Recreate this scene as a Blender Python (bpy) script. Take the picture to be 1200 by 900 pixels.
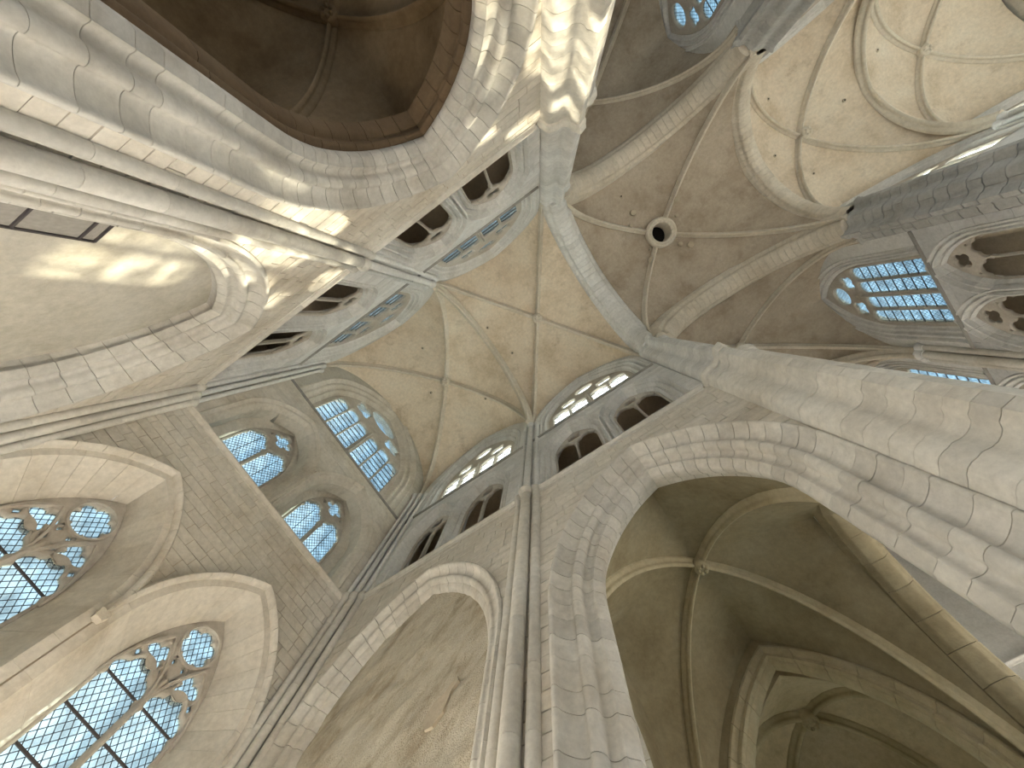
import bpy, math, random
from mathutils import Vector, Matrix, noise
for o in list(bpy.data.objects): bpy.data.objects.remove(o)
S = bpy.context.scene
COL = S.collection
rnd = random.Random(7)
EYE = 1.6                      # all heights below are given from the eye, the eye is 1.6 m above the floor

# ------------------------------------------------------------------ camera, sky, sun, exposure
cam = bpy.data.objects.new('camera', bpy.data.cameras.new('camera')); COL.objects.link(cam)
CR, CD, CF = (0.821920, 0.566204, 0.062127), (-0.551575, 0.818382, -0.161296), (-0.142170, 0.098304, 0.984949)
cam.matrix_world = Matrix(((CR[0], -CD[0], -CF[0], 0), (CR[1], -CD[1], -CF[1], -0.08), (CR[2], -CD[2], -CF[2], EYE), (0, 0, 0, 1)))
cam.data.sensor_fit = 'HORIZONTAL'; cam.data.sensor_width = 36; cam.data.lens = 485.65 / 1200 * 36
cam.data.clip_start = 0.05; cam.data.clip_end = 500
S.camera = cam
S.view_settings.view_transform = 'Standard'; S.view_settings.look = 'None'
S.view_settings.gamma = 1; S.view_settings.exposure = 0.9; S.view_settings.use_curve_mapping = False
W = bpy.data.worlds.new('sky'); S.world = W; W.use_nodes = True
nt = W.node_tree; nt.nodes.clear()
wo = nt.nodes.new('ShaderNodeOutputWorld'); bg = nt.nodes.new('ShaderNodeBackground')
tc = nt.nodes.new('ShaderNodeTexCoord'); sp = nt.nodes.new('ShaderNodeSeparateXYZ'); rp = nt.nodes.new('ShaderNodeValToRGB')
nt.links.new(tc.outputs['Generated'], sp.inputs[0]); nt.links.new(sp.outputs[2], rp.inputs[0])
rp.color_ramp.elements[0].position = 0.0; rp.color_ramp.elements[0].color = (0.95, 0.95, 0.93, 1)
rp.color_ramp.elements[1].position = 0.75; rp.color_ramp.elements[1].color = (0.37, 0.63, 1.0, 1)
nt.links.new(rp.outputs[0], bg.inputs[0]); bg.inputs[1].default_value = 3.0
nt.links.new(bg.outputs[0], wo.inputs[0])
sun = bpy.data.objects.new('sun', bpy.data.lights.new('sun', 'SUN')); COL.objects.link(sun)
sun.data.energy = 34; sun.data.angle = math.radians(0.8); sun.data.color = (1.0, 0.95, 0.87)
sun.rotation_euler = Vector((3.0, -10.6, -13.0)).to_track_quat('-Z', 'Y').to_euler()
sun.location = (-20, 40, 60)

# ------------------------------------------------------------------ materials
def material(name):
    m = bpy.data.materials.new(name); m.use_nodes = True
    n = m.node_tree.nodes; n.clear()
    out = n.new('ShaderNodeOutputMaterial')
    return m, m.node_tree, out
def stone(name, base, dark, light, rough=0.85, stain=0.0, turn=None, scale=1.0, bump=0.25, varied=0.25, blotch=0.5, streak=0.0):
    m, t, out = material(name); n = t.nodes; L = t.links.new
    b = n.new('ShaderNodeBsdfPrincipled'); b.inputs['Roughness'].default_value = rough
    b.inputs['Specular IOR Level'].default_value = 0.25
    g = n.new('ShaderNodeNewGeometry')
    n1 = n.new('ShaderNodeTexNoise'); n1.inputs['Scale'].default_value = 0.45 * scale; n1.inputs['Detail'].default_value = 6; n1.inputs['Roughness'].default_value = 0.65
    n2 = n.new('ShaderNodeTexNoise'); n2.inputs['Scale'].default_value = 6 * scale; n2.inputs['Detail'].default_value = 6; n2.inputs['Roughness'].default_value = 0.7
    if streak:
        mp = n.new('ShaderNodeMapping'); mp.inputs['Scale'].default_value = (1, 1, streak)
        if turn:
            tu = n.new('ShaderNodeMapping'); tu.inputs['Rotation'].default_value = turn; L(g.outputs['Position'], tu.inputs[0]); L(tu.outputs[0], mp.inputs[0])
        else: L(g.outputs['Position'], mp.inputs[0])
        L(mp.outputs[0], n1.inputs['Vector']); L(mp.outputs[0], n2.inputs['Vector'])
    else:
        L(g.outputs['Position'], n1.inputs['Vector']); L(g.outputs['Position'], n2.inputs['Vector'])
    r1 = n.new('ShaderNodeValToRGB'); e = r1.color_ramp.elements
    e[0].position = 0.33; e[0].color = (*dark, 1); e[1].position = 0.70; e[1].color = (*light, 1)
    k = e.new(0.5); k.color = (*base, 1)
    L(n1.outputs[0], r1.inputs[0])
    mx = n.new('ShaderNodeMix'); mx.data_type = 'RGBA'; mx.inputs[0].default_value = blotch
    mx.inputs[6].default_value = (*base, 1); L(r1.outputs[0], mx.inputs[7])
    oi = n.new('ShaderNodeObjectInfo')
    mr = n.new('ShaderNodeMapRange'); mr.inputs[3].default_value = 1 - varied; mr.inputs[4].default_value = 1 + varied * 0.5
    L(oi.outputs['Random'], mr.inputs[0])
    mr2 = n.new('ShaderNodeMapRange'); mr2.inputs[1].default_value = 0.25; mr2.inputs[2].default_value = 0.75; mr2.inputs[3].default_value = 0.82; mr2.inputs[4].default_value = 1.12
    L(n2.outputs[0], mr2.inputs[0])
    mu = n.new('ShaderNodeMath'); mu.operation = 'MULTIPLY'; L(mr.outputs[0], mu.inputs[0]); L(mr2.outputs[0], mu.inputs[1])
    vm = n.new('ShaderNodeVectorMath'); vm.operation = 'SCALE'; L(mx.outputs[2], vm.inputs[0]); L(mu.outputs[0], vm.inputs['Scale'])
    if stain:                                   # grimy patches where damp has come through
        n4 = n.new('ShaderNodeTexNoise'); n4.inputs['Scale'].default_value = 0.8; n4.inputs['Detail'].default_value = 8; n4.inputs['Roughness'].default_value = 0.72
        of = n.new('ShaderNodeVectorMath'); of.operation = 'ADD'; of.inputs[1].default_value = (13, 7, 3); L(g.outputs['Position'], of.inputs[0]); L(of.outputs[0], n4.inputs['Vector'])
        r4 = n.new('ShaderNodeMapRange'); r4.inputs[1].default_value = 0.56; r4.inputs[2].default_value = 0.74; r4.inputs[3].default_value = 0; r4.inputs[4].default_value = stain
        L(n4.outputs[0], r4.inputs[0])
        m4 = n.new('ShaderNodeMix'); m4.data_type = 'RGBA'; m4.inputs[7].default_value = (dark[0] * .62, dark[1] * .58, dark[2] * .55, 1)
        L(r4.outputs[0], m4.inputs[0]); L(vm.outputs[0], m4.inputs[6]); L(m4.outputs[2], b.inputs['Base Color'])
    else: L(vm.outputs[0], b.inputs['Base Color'])
    n3 = n.new('ShaderNodeTexNoise'); n3.inputs['Scale'].default_value = 14 * scale; n3.inputs['Detail'].default_value = 5
    L(g.outputs['Position'], n3.inputs['Vector'])
    bp = n.new('ShaderNodeBump'); bp.inputs['Strength'].default_value = bump; bp.inputs['Distance'].default_value = 0.03
    L(n3.outputs[0], bp.inputs['Height']); L(bp.outputs[0], b.inputs['Normal'])
    L(b.outputs[0], out.inputs[0])
    return m
M_WALL = stone('limestone', (0.64, 0.585, 0.495), (0.46, 0.39, 0.29), (0.71, 0.67, 0.60), blotch=0.7, varied=0.08)
M_ARCH = stone('moulded_limestone', (0.63, 0.59, 0.515), (0.44, 0.385, 0.30), (0.70, 0.675, 0.62), blotch=0.55, varied=0.12)
M_ARCHL = stone('greyed_limestone', (0.56, 0.535, 0.48), (0.38, 0.34, 0.28), (0.64, 0.62, 0.575), blotch=0.75, varied=0.10)
M_UP = stone('whitened_limestone', (0.70, 0.68, 0.64), (0.55, 0.52, 0.46), (0.76, 0.75, 0.72), blotch=0.5, varied=0.10)
M_PIER = stone('pier_limestone', (0.68, 0.64, 0.56), (0.52, 0.46, 0.37), (0.76, 0.73, 0.67), blotch=0.55, varied=0.10)
M_MORT = stone('mortar', (0.46, 0.39, 0.29), (0.34, 0.27, 0.18), (0.56, 0.49, 0.38), varied=0.0)
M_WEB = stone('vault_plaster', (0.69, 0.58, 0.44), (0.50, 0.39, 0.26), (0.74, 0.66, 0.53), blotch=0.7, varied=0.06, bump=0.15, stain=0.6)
M_WEBD = stone('darker_vault_plaster', (0.45, 0.375, 0.285), (0.31, 0.245, 0.175), (0.53, 0.46, 0.37), blotch=0.7, varied=0.06, bump=0.15, stain=0.6)  # darker tone of the vault plaster, for the crossing and nave arms
M_GREY = stone('grey_pier_stone', (0.46, 0.45, 0.42), (0.34, 0.32, 0.28), (0.56, 0.55, 0.52), blotch=0.6, varied=0.10)
M_ARIB = stone('aisle_rib_stone', (0.50, 0.43, 0.28), (0.36, 0.29, 0.17), (0.58, 0.52, 0.38), blotch=0.7, varied=0.06)
M_RIB = stone('rib_limestone', (0.66, 0.585, 0.47), (0.50, 0.42, 0.31), (0.72, 0.66, 0.56), blotch=0.6, varied=0.06)
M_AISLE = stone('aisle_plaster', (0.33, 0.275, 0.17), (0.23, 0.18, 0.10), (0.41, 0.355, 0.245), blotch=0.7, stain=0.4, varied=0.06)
M_AISLE_L = stone('brown_aisle_plaster', (0.21, 0.145, 0.08), (0.12, 0.08, 0.04), (0.27, 0.20, 0.12), blotch=0.85, varied=0.06)  # even dark brown for the left aisle
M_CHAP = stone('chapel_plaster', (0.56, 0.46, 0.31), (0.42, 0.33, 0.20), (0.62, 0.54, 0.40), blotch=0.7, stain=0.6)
M_GREYW = stone('grey_nave_stone', (0.56, 0.55, 0.53), (0.45, 0.43, 0.40), (0.64, 0.63, 0.61), blotch=0.5, varied=0.06)
M_SILL = stone('shaded_sill_stone', (0.30, 0.28, 0.25), (0.20, 0.18, 0.15), (0.40, 0.38, 0.35), varied=0.1)  # the moulding's shadow line is put into this dark colour
M_RUB = stone('rubble_render', (0.63, 0.56, 0.43), (0.44, 0.36, 0.25), (0.71, 0.65, 0.53), blotch=0.95, scale=2.3, bump=1.0, streak=2.2, turn=(0, 0.95, 0), stain=0.5)
M_PLAS = stone('lime_plaster', (0.62, 0.58, 0.49), (0.46, 0.42, 0.33), (0.70, 0.67, 0.60), blotch=0.7)
M_SHADE_GRIME = stone('shaded_grimy_stone', (0.14, 0.095, 0.055), (0.09, 0.06, 0.035), (0.19, 0.14, 0.085), varied=0.1)  # grime plus the shade of the arch's rear half, both in the colour
M_FLOOR = stone('floor_stone', (0.67, 0.63, 0.57), (0.56, 0.52, 0.45), (0.74, 0.71, 0.66))
M_TRAC = stone('tracery_limestone', (0.50, 0.45, 0.38), (0.34, 0.28, 0.21), (0.60, 0.56, 0.49), blotch=0.6, varied=0.05)
def plain(name, col, rough=0.6, metal=0.0):
    m, t, out = material(name); b = t.nodes.new('ShaderNodeBsdfPrincipled')
    n = t.nodes.new('ShaderNodeTexNoise'); n.inputs['Scale'].default_value = 9; n.inputs['Detail'].default_value = 4
    r = t.nodes.new('ShaderNodeValToRGB'); r.color_ramp.elements[0].color = (*[c * .7 for c in col], 1); r.color_ramp.elements[1].color = (*[min(1, c * 1.25) for c in col], 1)
    t.links.new(n.outputs[0], r.inputs[0]); t.links.new(r.outputs[0], b.inputs['Base Color'])
    b.inputs['Roughness'].default_value = rough; b.inputs['Metallic'].default_value = metal
    t.links.new(b.outputs[0], out.inputs[0]); return m
M_LEAD = plain('lead', (0.05, 0.055, 0.07), 0.5)
M_IRON = plain('iron', (0.06, 0.05, 0.05), 0.6)
M_DARK = plain('hole_dark', (0.02, 0.017, 0.014), 0.9)  # near black: the shade inside the vent holes as colour, also the dark lid
M_WOOD = plain('grey_board', (0.30, 0.28, 0.25), 0.8)
def glass_mat(name, tint, milky, lo=.72, hi=1.2, sc=2.5):
    m, t, out = material(name); n = t.nodes; L = t.links.new
    tr = n.new('ShaderNodeBsdfTransparent'); tl = n.new('ShaderNodeBsdfTranslucent'); mx = n.new('ShaderNodeMixShader')
    gl = n.new('ShaderNodeBsdfGlossy'); gl.inputs['Roughness'].default_value = 0.15; m2 = n.new('ShaderNodeMixShader'); m2.inputs[0].default_value = 0.04
    g = n.new('ShaderNodeNewGeometry'); ns = n.new('ShaderNodeTexNoise'); ns.inputs['Scale'].default_value = sc; ns.inputs['Detail'].default_value = 3
    L(g.outputs['Position'], ns.inputs['Vector'])
    r = n.new('ShaderNodeValToRGB'); e = r.color_ramp.elements; e[0].position = .35; e[1].position = .7
    e[0].color = (*[c * lo for c in tint], 1); e[1].color = (*[min(1, c * hi) for c in tint], 1)
    L(ns.outputs[0], r.inputs[0]); L(r.outputs[0], tr.inputs[0]); tl.inputs[0].default_value = (0.75, 0.85, 0.9, 1)
    mx.inputs[0].default_value = milky
    L(tr.outputs[0], mx.inputs[1]); L(tl.outputs[0], mx.inputs[2]); L(mx.outputs[0], m2.inputs[1]); L(gl.outputs[0], m2.inputs[2])
    L(m2.outputs[0], out.inputs[0]); return m
M_GLASS = glass_mat('old_glass', (0.38, 0.42, 0.40), 0.10)
M_CLEAR = glass_mat('pale_glass', (0.68, 0.67, 0.61), 0.35, .45, 1.4, 2.2)

# ------------------------------------------------------------------ builders
def rloc(p):
    while p is not None and p.parent is not None: p = p.parent
    return p.location if p is not None else Vector((0, 0, 0))
def mk(name, V, F, mat, parent=None, smooth=False, flip=False, stuff=False):
    """one mesh object from world vertices (z from the eye)"""
    o0 = rloc(parent)
    me = bpy.data.meshes.new(name)
    me.from_pydata([(v[0] - o0[0], v[1] - o0[1], v[2] + EYE - o0[2]) for v in V], [], [tuple(reversed(f)) for f in F] if flip else F)
    if smooth:
        me.polygons.foreach_set('use_smooth', [True] * len(me.polygons)); me.set_sharp_from_angle(angle=math.radians(46))
    me.materials.append(mat)
    o = bpy.data.objects.new(name, me); COL.objects.link(o)
    if parent is not None: o.parent = parent
    if stuff: o['kind'] = 'stuff'
    return o
def thing(name, label, cat, loc, group=None):
    o = bpy.data.objects.new(name, None); COL.objects.link(o); o.location = (loc[0], loc[1], loc[2] + EYE)
    o.empty_display_size = 0.3; o['label'] = label; o['category'] = cat
    if group: o['group'] = group
    return o
def struct(o, label=None):
    o['kind'] = 'structure'
    if label: o['label'] = label
    return o
class Fr:                                    # a wall's own frame: s along it, d into it, z up
    def __init__(f, o, s, d):
        f.o, f.s, f.d = o, s, d; f.flip = (s[0] * d[1] - s[1] * d[0]) < 0
    def __call__(f, s, d, z): return (f.o[0] + f.s[0] * s + f.d[0] * d, f.o[1] + f.s[1] * s + f.d[1] * d, z)
class Op:                                    # pointed opening
    def __init__(o, c, a, zs, apex, zb, off=0.0):
        o.c, o.a, o.zs, o.apex, o.zb = c, a, zs, apex, zb
        h = apex - zs; o.R = (a * a + h * h) / (2 * a); o.off = off
    def grow(o, r):
        n = Op(o.c, o.a, o.zs, o.apex, o.zb); n.off = o.off + r; return n
    @property
    def top(o): return o.zs + math.sqrt((o.R + o.off) ** 2 - (o.R - o.a) ** 2)
    @property
    def th(o): return math.acos((o.R - o.a) / (o.R + o.off))
    def half(o, z):
        if z <= o.zs: return o.a + o.off
        q = (o.R + o.off) ** 2 - (z - o.zs) ** 2
        return max(0.0, math.sqrt(max(0, q)) - (o.R - o.a))
    def pt(o, side, t):                      # t 0 springing .. 1 apex
        a = t * o.th
        return (o.c + side * ((o.R + o.off) * math.cos(a) - (o.R - o.a)), o.zs + (o.R + o.off) * math.sin(a))
    def outline(o, n=10):
        P = [(o.c - o.a - o.off, o.zb), (o.c + o.a + o.off, o.zb)]
        P += [o.pt(1, i / n) for i in range(n)] + [o.pt(-1, i / n) for i in range(n, -1, -1)]
        return P
def fair(pts, keep=()):
    """round a moulding's section: one extra point on each of its curved sides"""
    out = []
    for i, p in enumerate(pts):
        out.append(p)
        if 0 < i < len(pts) - 2:
            a, q, c = pts[i - 1], pts[i + 1], pts[i + 2]
            out.append(tuple(-a[k] / 16 + 9 * p[k] / 16 + 9 * q[k] / 16 - c[k] / 16 for k in (0, 1)))
    return out
def prism(fr, poly, d0, d1):
    n = len(poly)
    V = [fr(s, d0, z) for s, z in poly] + [fr(s, d1, z) for s, z in poly]
    F = [tuple(range(n)), tuple(range(2 * n - 1, n - 1, -1))] + [(i + n, (i + 1) % n + n, (i + 1) % n, i) for i in range(n)]
    return V, F
def box(fr, s0, s1, d0, d1, z0, z1): return prism(fr, [(s0, z0), (s1, z0), (s1, z1), (s0, z1)], d0, d1)
def merge(*parts):
    V, F = [], []
    for v, f in parts:
        k = len(V); V += v; F += [tuple(i + k for i in q) for q in f]
    return V, F
def regions(s0, s1, za, zb, ops):
    """solid stretches of a course: (left line, right line) sampled over its height"""
    zz = [za + (zb - za) * k / 3 for k in range(4)]
    act = sorted([o for o in ops if o.zb < zb - 1e-4 and o.top > za + 1e-4], key=lambda o: o.c)
    edge = [[s0] * 4]
    for o in act:
        edge.append([o.c - o.half(z) for z in zz]); edge.append([o.c + o.half(z) for z in zz])
    edge.append([s1] * 4)
    out = []
    for i in range(0, len(edge), 2):
        L, R = edge[i], edge[i + 1]
        if sum(R) - sum(L) < 0.16: continue
        out.append(([min(l, (l + r) / 2) for l, r in zip(L, R)], [max(r, (l + r) / 2) for l, r in zip(L, R)]))
    return zz, out
def core(fr, s0, s1, z0, z1, ops, d0, d1):
    lv = {z0, z1}
    z = z0
    while z < z1: lv.add(round(z, 3)); z += 0.3
    for o in ops:
        for q in (o.zb, o.top, o.zs):
            if z0 < q < z1: lv.add(q)
    lv = sorted(lv); V, F = [], []
    for za, zb in zip(lv, lv[1:]):
        if zb - za < 1e-4: continue
        act = sorted([o for o in ops if o.zb < zb - 1e-5 and o.top > za + 1e-5], key=lambda o: o.c)
        e = [(s0, s0)]
        for o in act: e += [(o.c - o.half(za + 1e-6), o.c - o.half(zb - 1e-6)), (o.c + o.half(za + 1e-6), o.c + o.half(zb - 1e-6))]
        e.append((s1, s1))
        for i in range(0, len(e), 2):
            (la, lb), (ra, rb) = e[i], e[i + 1]
            if la > ra: la = ra = (la + ra) / 2
            if lb > rb: lb = rb = (lb + rb) / 2
            if ra - la < 1e-4 and rb - lb < 1e-4: continue
            k = len(V)
            V += [fr(la, d0, za), fr(ra, d0, za), fr(rb, d0, zb), fr(lb, d0, zb), fr(la, d1, za), fr(ra, d1, za), fr(rb, d1, zb), fr(lb, d1, zb)]
            F += [(k, k + 1, k + 2, k + 3), (k + 7, k + 6, k + 5, k + 4), (k, k + 3, k + 7, k + 4), (k + 1, k + 5, k + 6, k + 2)]
    for zc_, up in ((z0, 0), (z1, 1)):
        if any(o.zb <= zc_ <= o.top for o in ops): continue
        k = len(V); V += [fr(s0, d0, zc_), fr(s1, d0, zc_), fr(s1, d1, zc_), fr(s0, d1, zc_)]; F.append((k, k + 1, k + 2, k + 3))
    for o in ops:
        if o.zb > z0:
            k = len(V); h = o.a + o.off; V += [fr(o.c - h, d0, o.zb), fr(o.c + h, d0, o.zb), fr(o.c + h, d1, o.zb), fr(o.c - h, d1, o.zb)]; F.append((k, k + 1, k + 2, k + 3))
    return V, F
def stones(fr, s0, s1, z0, z1, ops, parent, mat, h=0.33, lmin=0.5, lmax=1.0, gap=0.020, thick=0.03, join=None):
    """ashlar: one object a stone"""
    z = z0; lst = []
    nc = max(1, round((z1 - z0) / h)); hh = (z1 - z0) / nc
    for c in range(nc):
        za, zb = z0 + c * hh, z0 + (c + 1) * hh
        cuts = sorted([o.top for o in ops if za + 0.02 < o.top < zb - 0.02])
        zz, regs = regions(s0, s1, za + gap / 2, zb - gap / 2, ops)
        for L, R in regs:
            lo, hi = max(L), min(R)
            x = lo + rnd.uniform(0.15, lmax); js = []
            while x < hi - 0.2: js.append(x); x += rnd.uniform(lmin, lmax)
            ed = [L] + [[j] * 4 for j in js] + [R]
            for A, B in zip(ed, ed[1:]):
                A2 = [a + gap / 2 for a in A]; B2 = [b - gap / 2 for b in B]
                if sum(B2) - sum(A2) < 0.1: continue
                A3 = [min(a, (a + b) / 2) for a, b in zip(A2, B2)]; B3 = [max(b, (a + b) / 2) for a, b in zip(A2, B2)]
                sa = len(set(round(a, 4) for a in A)) == 1; sb = len(set(round(b, 4) for b in B)) == 1
                poly = [(B3[k], zz[k]) for k in ((0, 3) if sb else (0, 1, 2, 3))] + [(A3[k], zz[k]) for k in ((3, 0) if sa else (3, 2, 1, 0))]
                lst.append(poly)
    for i, poly in enumerate(lst):
        V, F = prism(fr, poly, rnd.uniform(-0.006, 0.006), thick + 0.01)
        if join is not None: join.append((V, F))
        else: mk('stone_block', V, F, mat, parent, flip=fr.flip)
def arch_pieces(fr, prof, parent, mat, n, name='voussoir', gap=0.013, sub=2, t0=0.0, t1=1.0, sides=(-1, 1), jit=True):
    """prof: list of (opening, depth) round the section; n stones a side"""
    for sd in sides:
        for k in range(n):
            ta, tb = t0 + (t1 - t0) * k / n, t0 + (t1 - t0) * (k + 1) / n
            g = gap / 2 / (prof[len(prof) // 2][0].R * prof[len(prof) // 2][0].th)
            tb2 = tb if (k == n - 1 and t1 == 1.0) else tb - g
            ta2 = ta + g if k or t0 else ta
            V, F = [], []; m = len(prof); off = rnd.uniform(-0.003, 0.003) if jit else 0
            for q in range(sub + 1):
                t = ta2 + (tb2 - ta2) * q / sub
                for o, d in prof:
                    s, z = o.pt(sd, t); V.append(fr(s, d + off, z))
            for q in range(sub):
                for j in range(m):
                    a, b = q * m + j, q * m + (j + 1) % m
                    F.append((a, b, b + m, a + m))
            F += [tuple(range(m - 1, -1, -1)), tuple(range(sub * m, sub * m + m))]
            mk(name, V, F, mat, parent, smooth=True, flip=(fr.flip != (sd < 0)))
def jamb_pieces(fr, prof, parent, mat, z0, z1, h, name='jamb_stone', gap=0.012, sides=(-1, 1)):
    n = max(1, round((z1 - z0) / h))
    for sd in sides:
        zs = [z0] + [z0 + (z1 - z0) * k / n + (rnd.uniform(-.3, .3) * (z1 - z0) / n * .5 if n > 2 else 0) for k in range(1, n)] + [z1]
        for za, zb in zip(zs, zs[1:]):
            off = rnd.uniform(-0.005, 0.005)
            V = [fr(o.c + sd * (o.a + o.off), d + off, zz) for zz in (za + gap / 2, zb - gap / 2) for o, d in prof]
            m = len(prof)
            F = [(j, (j + 1) % m, (j + 1) % m + m, j + m) for j in range(m)] + [tuple(range(m - 1, -1, -1)), tuple(range(m, 2 * m))]
            mk(name, V, F, mat, parent, smooth=True, flip=(fr.flip != (sd < 0)))
def runs(fr, prof, s0, s1, name, mat, parent=None, n=1, gap=0.008):
    """a straight moulding: prof of (d, z)"""
    out = []
    for k in range(n):
        a, b = s0 + (s1 - s0) * k / n + gap / 2, s0 + (s1 - s0) * (k + 1) / n - gap / 2
        m = len(prof)
        V = [fr(s, d, z) for s in (a, b) for d, z in prof]
        F = [(j, (j + 1) % m, (j + 1) % m + m, j + m) for j in range(m)] + [tuple(range(m - 1, -1, -1)), tuple(range(m, 2 * m))]
        out.append(mk(name, V, F, mat, parent, smooth=True, flip=fr.flip))
    return out
def lofted(rings, name, mat, parent, smooth=True):
    """rings: equal-length closed loops of world points, bottom to top"""
    m = len(rings[0]); V = [p for r in rings for p in r]; F = []
    for q in range(len(rings) - 1):
        for j in range(m):
            F.append((q * m + j, q * m + (j + 1) % m, (q + 1) * m + (j + 1) % m, (q + 1) * m + j))
    F += [tuple(range(m - 1, -1, -1)), tuple(range((len(rings) - 1) * m, len(rings) * m))]
    return mk(name, V, F, mat, parent, smooth=smooth)
def circ(x, y, r, z, n=14): return [(x + r * math.cos(2 * math.pi * i / n), y + r * math.sin(2 * math.pi * i / n), z) for i in range(n)]
def sweep(path, prof, name, mat, parent, close=True):
    """prof (side, down) along a curve lying in a vertical plane"""
    m = len(prof); V, F = [], []
    h = Vector((path[-1][0] - path[0][0], path[-1][1] - path[0][1], 0)).normalized(); B = Vector((-h.y, h.x, 0))
    for i, p in enumerate(path):
        a = Vector(path[max(0, i - 1)]); b = Vector(path[min(len(path) - 1, i + 1)])
        T = (b - a).normalized(); N = T.cross(B); N = N if N.z < 0 else -N
        if abs(N.z) < 1e-3: N = h.copy()
        for sd, dn in prof: V.append(tuple(Vector(p) + B * sd + N * dn))
    for q in range(len(path) - 1):
        for j in range(m):
            F.append((q * m + j, q * m + (j + 1) % m, (q + 1) * m + (j + 1) % m, (q + 1) * m + j))
    F += [tuple(range(m - 1, -1, -1)), tuple(range((len(path) - 1) * m, len(path) * m))]
    return mk(name, V, F, mat, parent, smooth=True)
def rib_prof(w, h):
    p = [(-w, -0.08), (-w, 0.10 * h), (-w * .80, .22 * h), (-w * .42, .36 * h), (-w * .36, .50 * h), (-w * .46, .64 * h), (-w * .42, .80 * h), (-w * .22, .94 * h), (0, h)]
    return p + [(-a, b) for a, b in reversed(p[:-1])]

# ------------------------------------------------------------------ vaults
def vault(name, label, x0, x1, y0, y1, zs, zb, hx, hy, web, rib, rw=0.17, rh=0.34, hole=0.0, boss=0.34, nx=9, pull=0.0, dome=0.12, shift=0.0):
    """quadripartite: hx apex height of the arches on the x = const sides, hy on the y = const sides"""
    cx, cy = (x0 + x1) / 2, (y0 + y1) / 2; a, b = (x1 - x0) / 2, (y1 - y0) / 2
    t = thing(name, label, 'vault', (cx, cy, zs))
    Hb = zb - zs
    def diag(v): return zs + Hb * math.sqrt(max(0, 1 - abs(v) ** 2.0))
    def bnd(v, half, h):
        R = (half * half + h * h) / (2 * half)
        return zs + math.sqrt(max(0, R * R - (abs(v) * half + R - half) ** 2))
    for side in range(4):
        V, F = [], []; nv = 24
        for i in range(nv + 1):
            v = -1 + 2 * i / nv
            v = math.copysign(1 - (1 - abs(v)) ** 1.5, v)          # finer near the springings
            for j in range(nx + 1):
                w = j / nx
                if side < 2:
                    sx = 1 if side == 0 else -1
                    px, py = sx * a * (abs(v) + (1 - abs(v)) * w), v * b; zB = bnd(v, b, hx - zs)
                else:
                    sy = 1 if side == 2 else -1
                    px, py = v * a, sy * b * (abs(v) + (1 - abs(v)) * w); zB = bnd(v, a, hy - zs)
                zz = diag(v) * (1 - w) + zB * w + dome * math.sin(math.pi * w) * (1 - abs(v))
                px += shift * (1 - (px / a) ** 2)
                if hole:
                    px -= shift; r = math.hypot(px, py)
                    if r < hole:
                        if r < 1e-6: px, py = ((1, 0), (-1, 0), (0, 1), (0, -1))[side]; r = 1
                        px, py = px / r * hole, py / r * hole
                    px += shift
                V.append((cx + px, cy + py, zz))
        n = len(V); V += [(x, y, z + 0.22) for x, y, z in V]
        q = nx + 1
        for i in range(nv):
            for j in range(nx):
                k = i * q + j
                F += [(k, k + 1, k + q + 1, k + q), (k + n + q, k + n + q + 1, k + n + 1, k + n)]
        per = [j for j in range(q)] + [i * q + nx for i in range(1, nv + 1)] + [nv * q + j for j in range(nx - 1, -1, -1)] + [i * q for i in range(nv - 1, 0, -1)]
        for u, v2 in zip(per, per[1:] + per[:1]): F.append((v2, u, u + n, v2 + n))
        mk('web', V, F, web, t, smooth=True)
    for sx, sy in ((-1, -1), (1, -1), (1, 1), (-1, 1)):
        pts = []
        N = 26; u1 = hole / math.hypot(a, b) if hole else 0.02
        for i in range(N + 1):
            v = 1 - (i / N); v = 1 - (1 - v) ** 1.0
            ang = (i / N) * math.pi / 2
            v = max(math.cos(ang), u1)
            pts.append((cx + shift * (1 - v * v) + sx * a * v * (1 - pull / a * v), cy + sy * b * v * (1 - pull / b * v), diag(v) - 0.02))
            if v <= u1: break
        sweep(pts, rib_prof(rw, rh), 'rib', rib, t)
    if boss and not hole:
        z = zb - rh - 0.05
        o = lofted([circ(cx, cy, boss * .55, z - .06, 18), circ(cx, cy, boss * .85, z - .03, 18), circ(cx, cy, boss, z + .06, 18), circ(cx, cy, boss * .95, z + .3, 18)], 'boss', rib, t)
        for k in range(6):
            an = k * math.pi / 3; px, py = cx + boss * .5 * math.cos(an), cy + boss * .5 * math.sin(an)
            lofted([circ(px, py, boss * .10, z - .15, 8), circ(px, py, boss * .22, z - .10, 8), circ(px, py, boss * .25, z - .03, 8)], 'leaf', rib, o)
    return t

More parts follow.
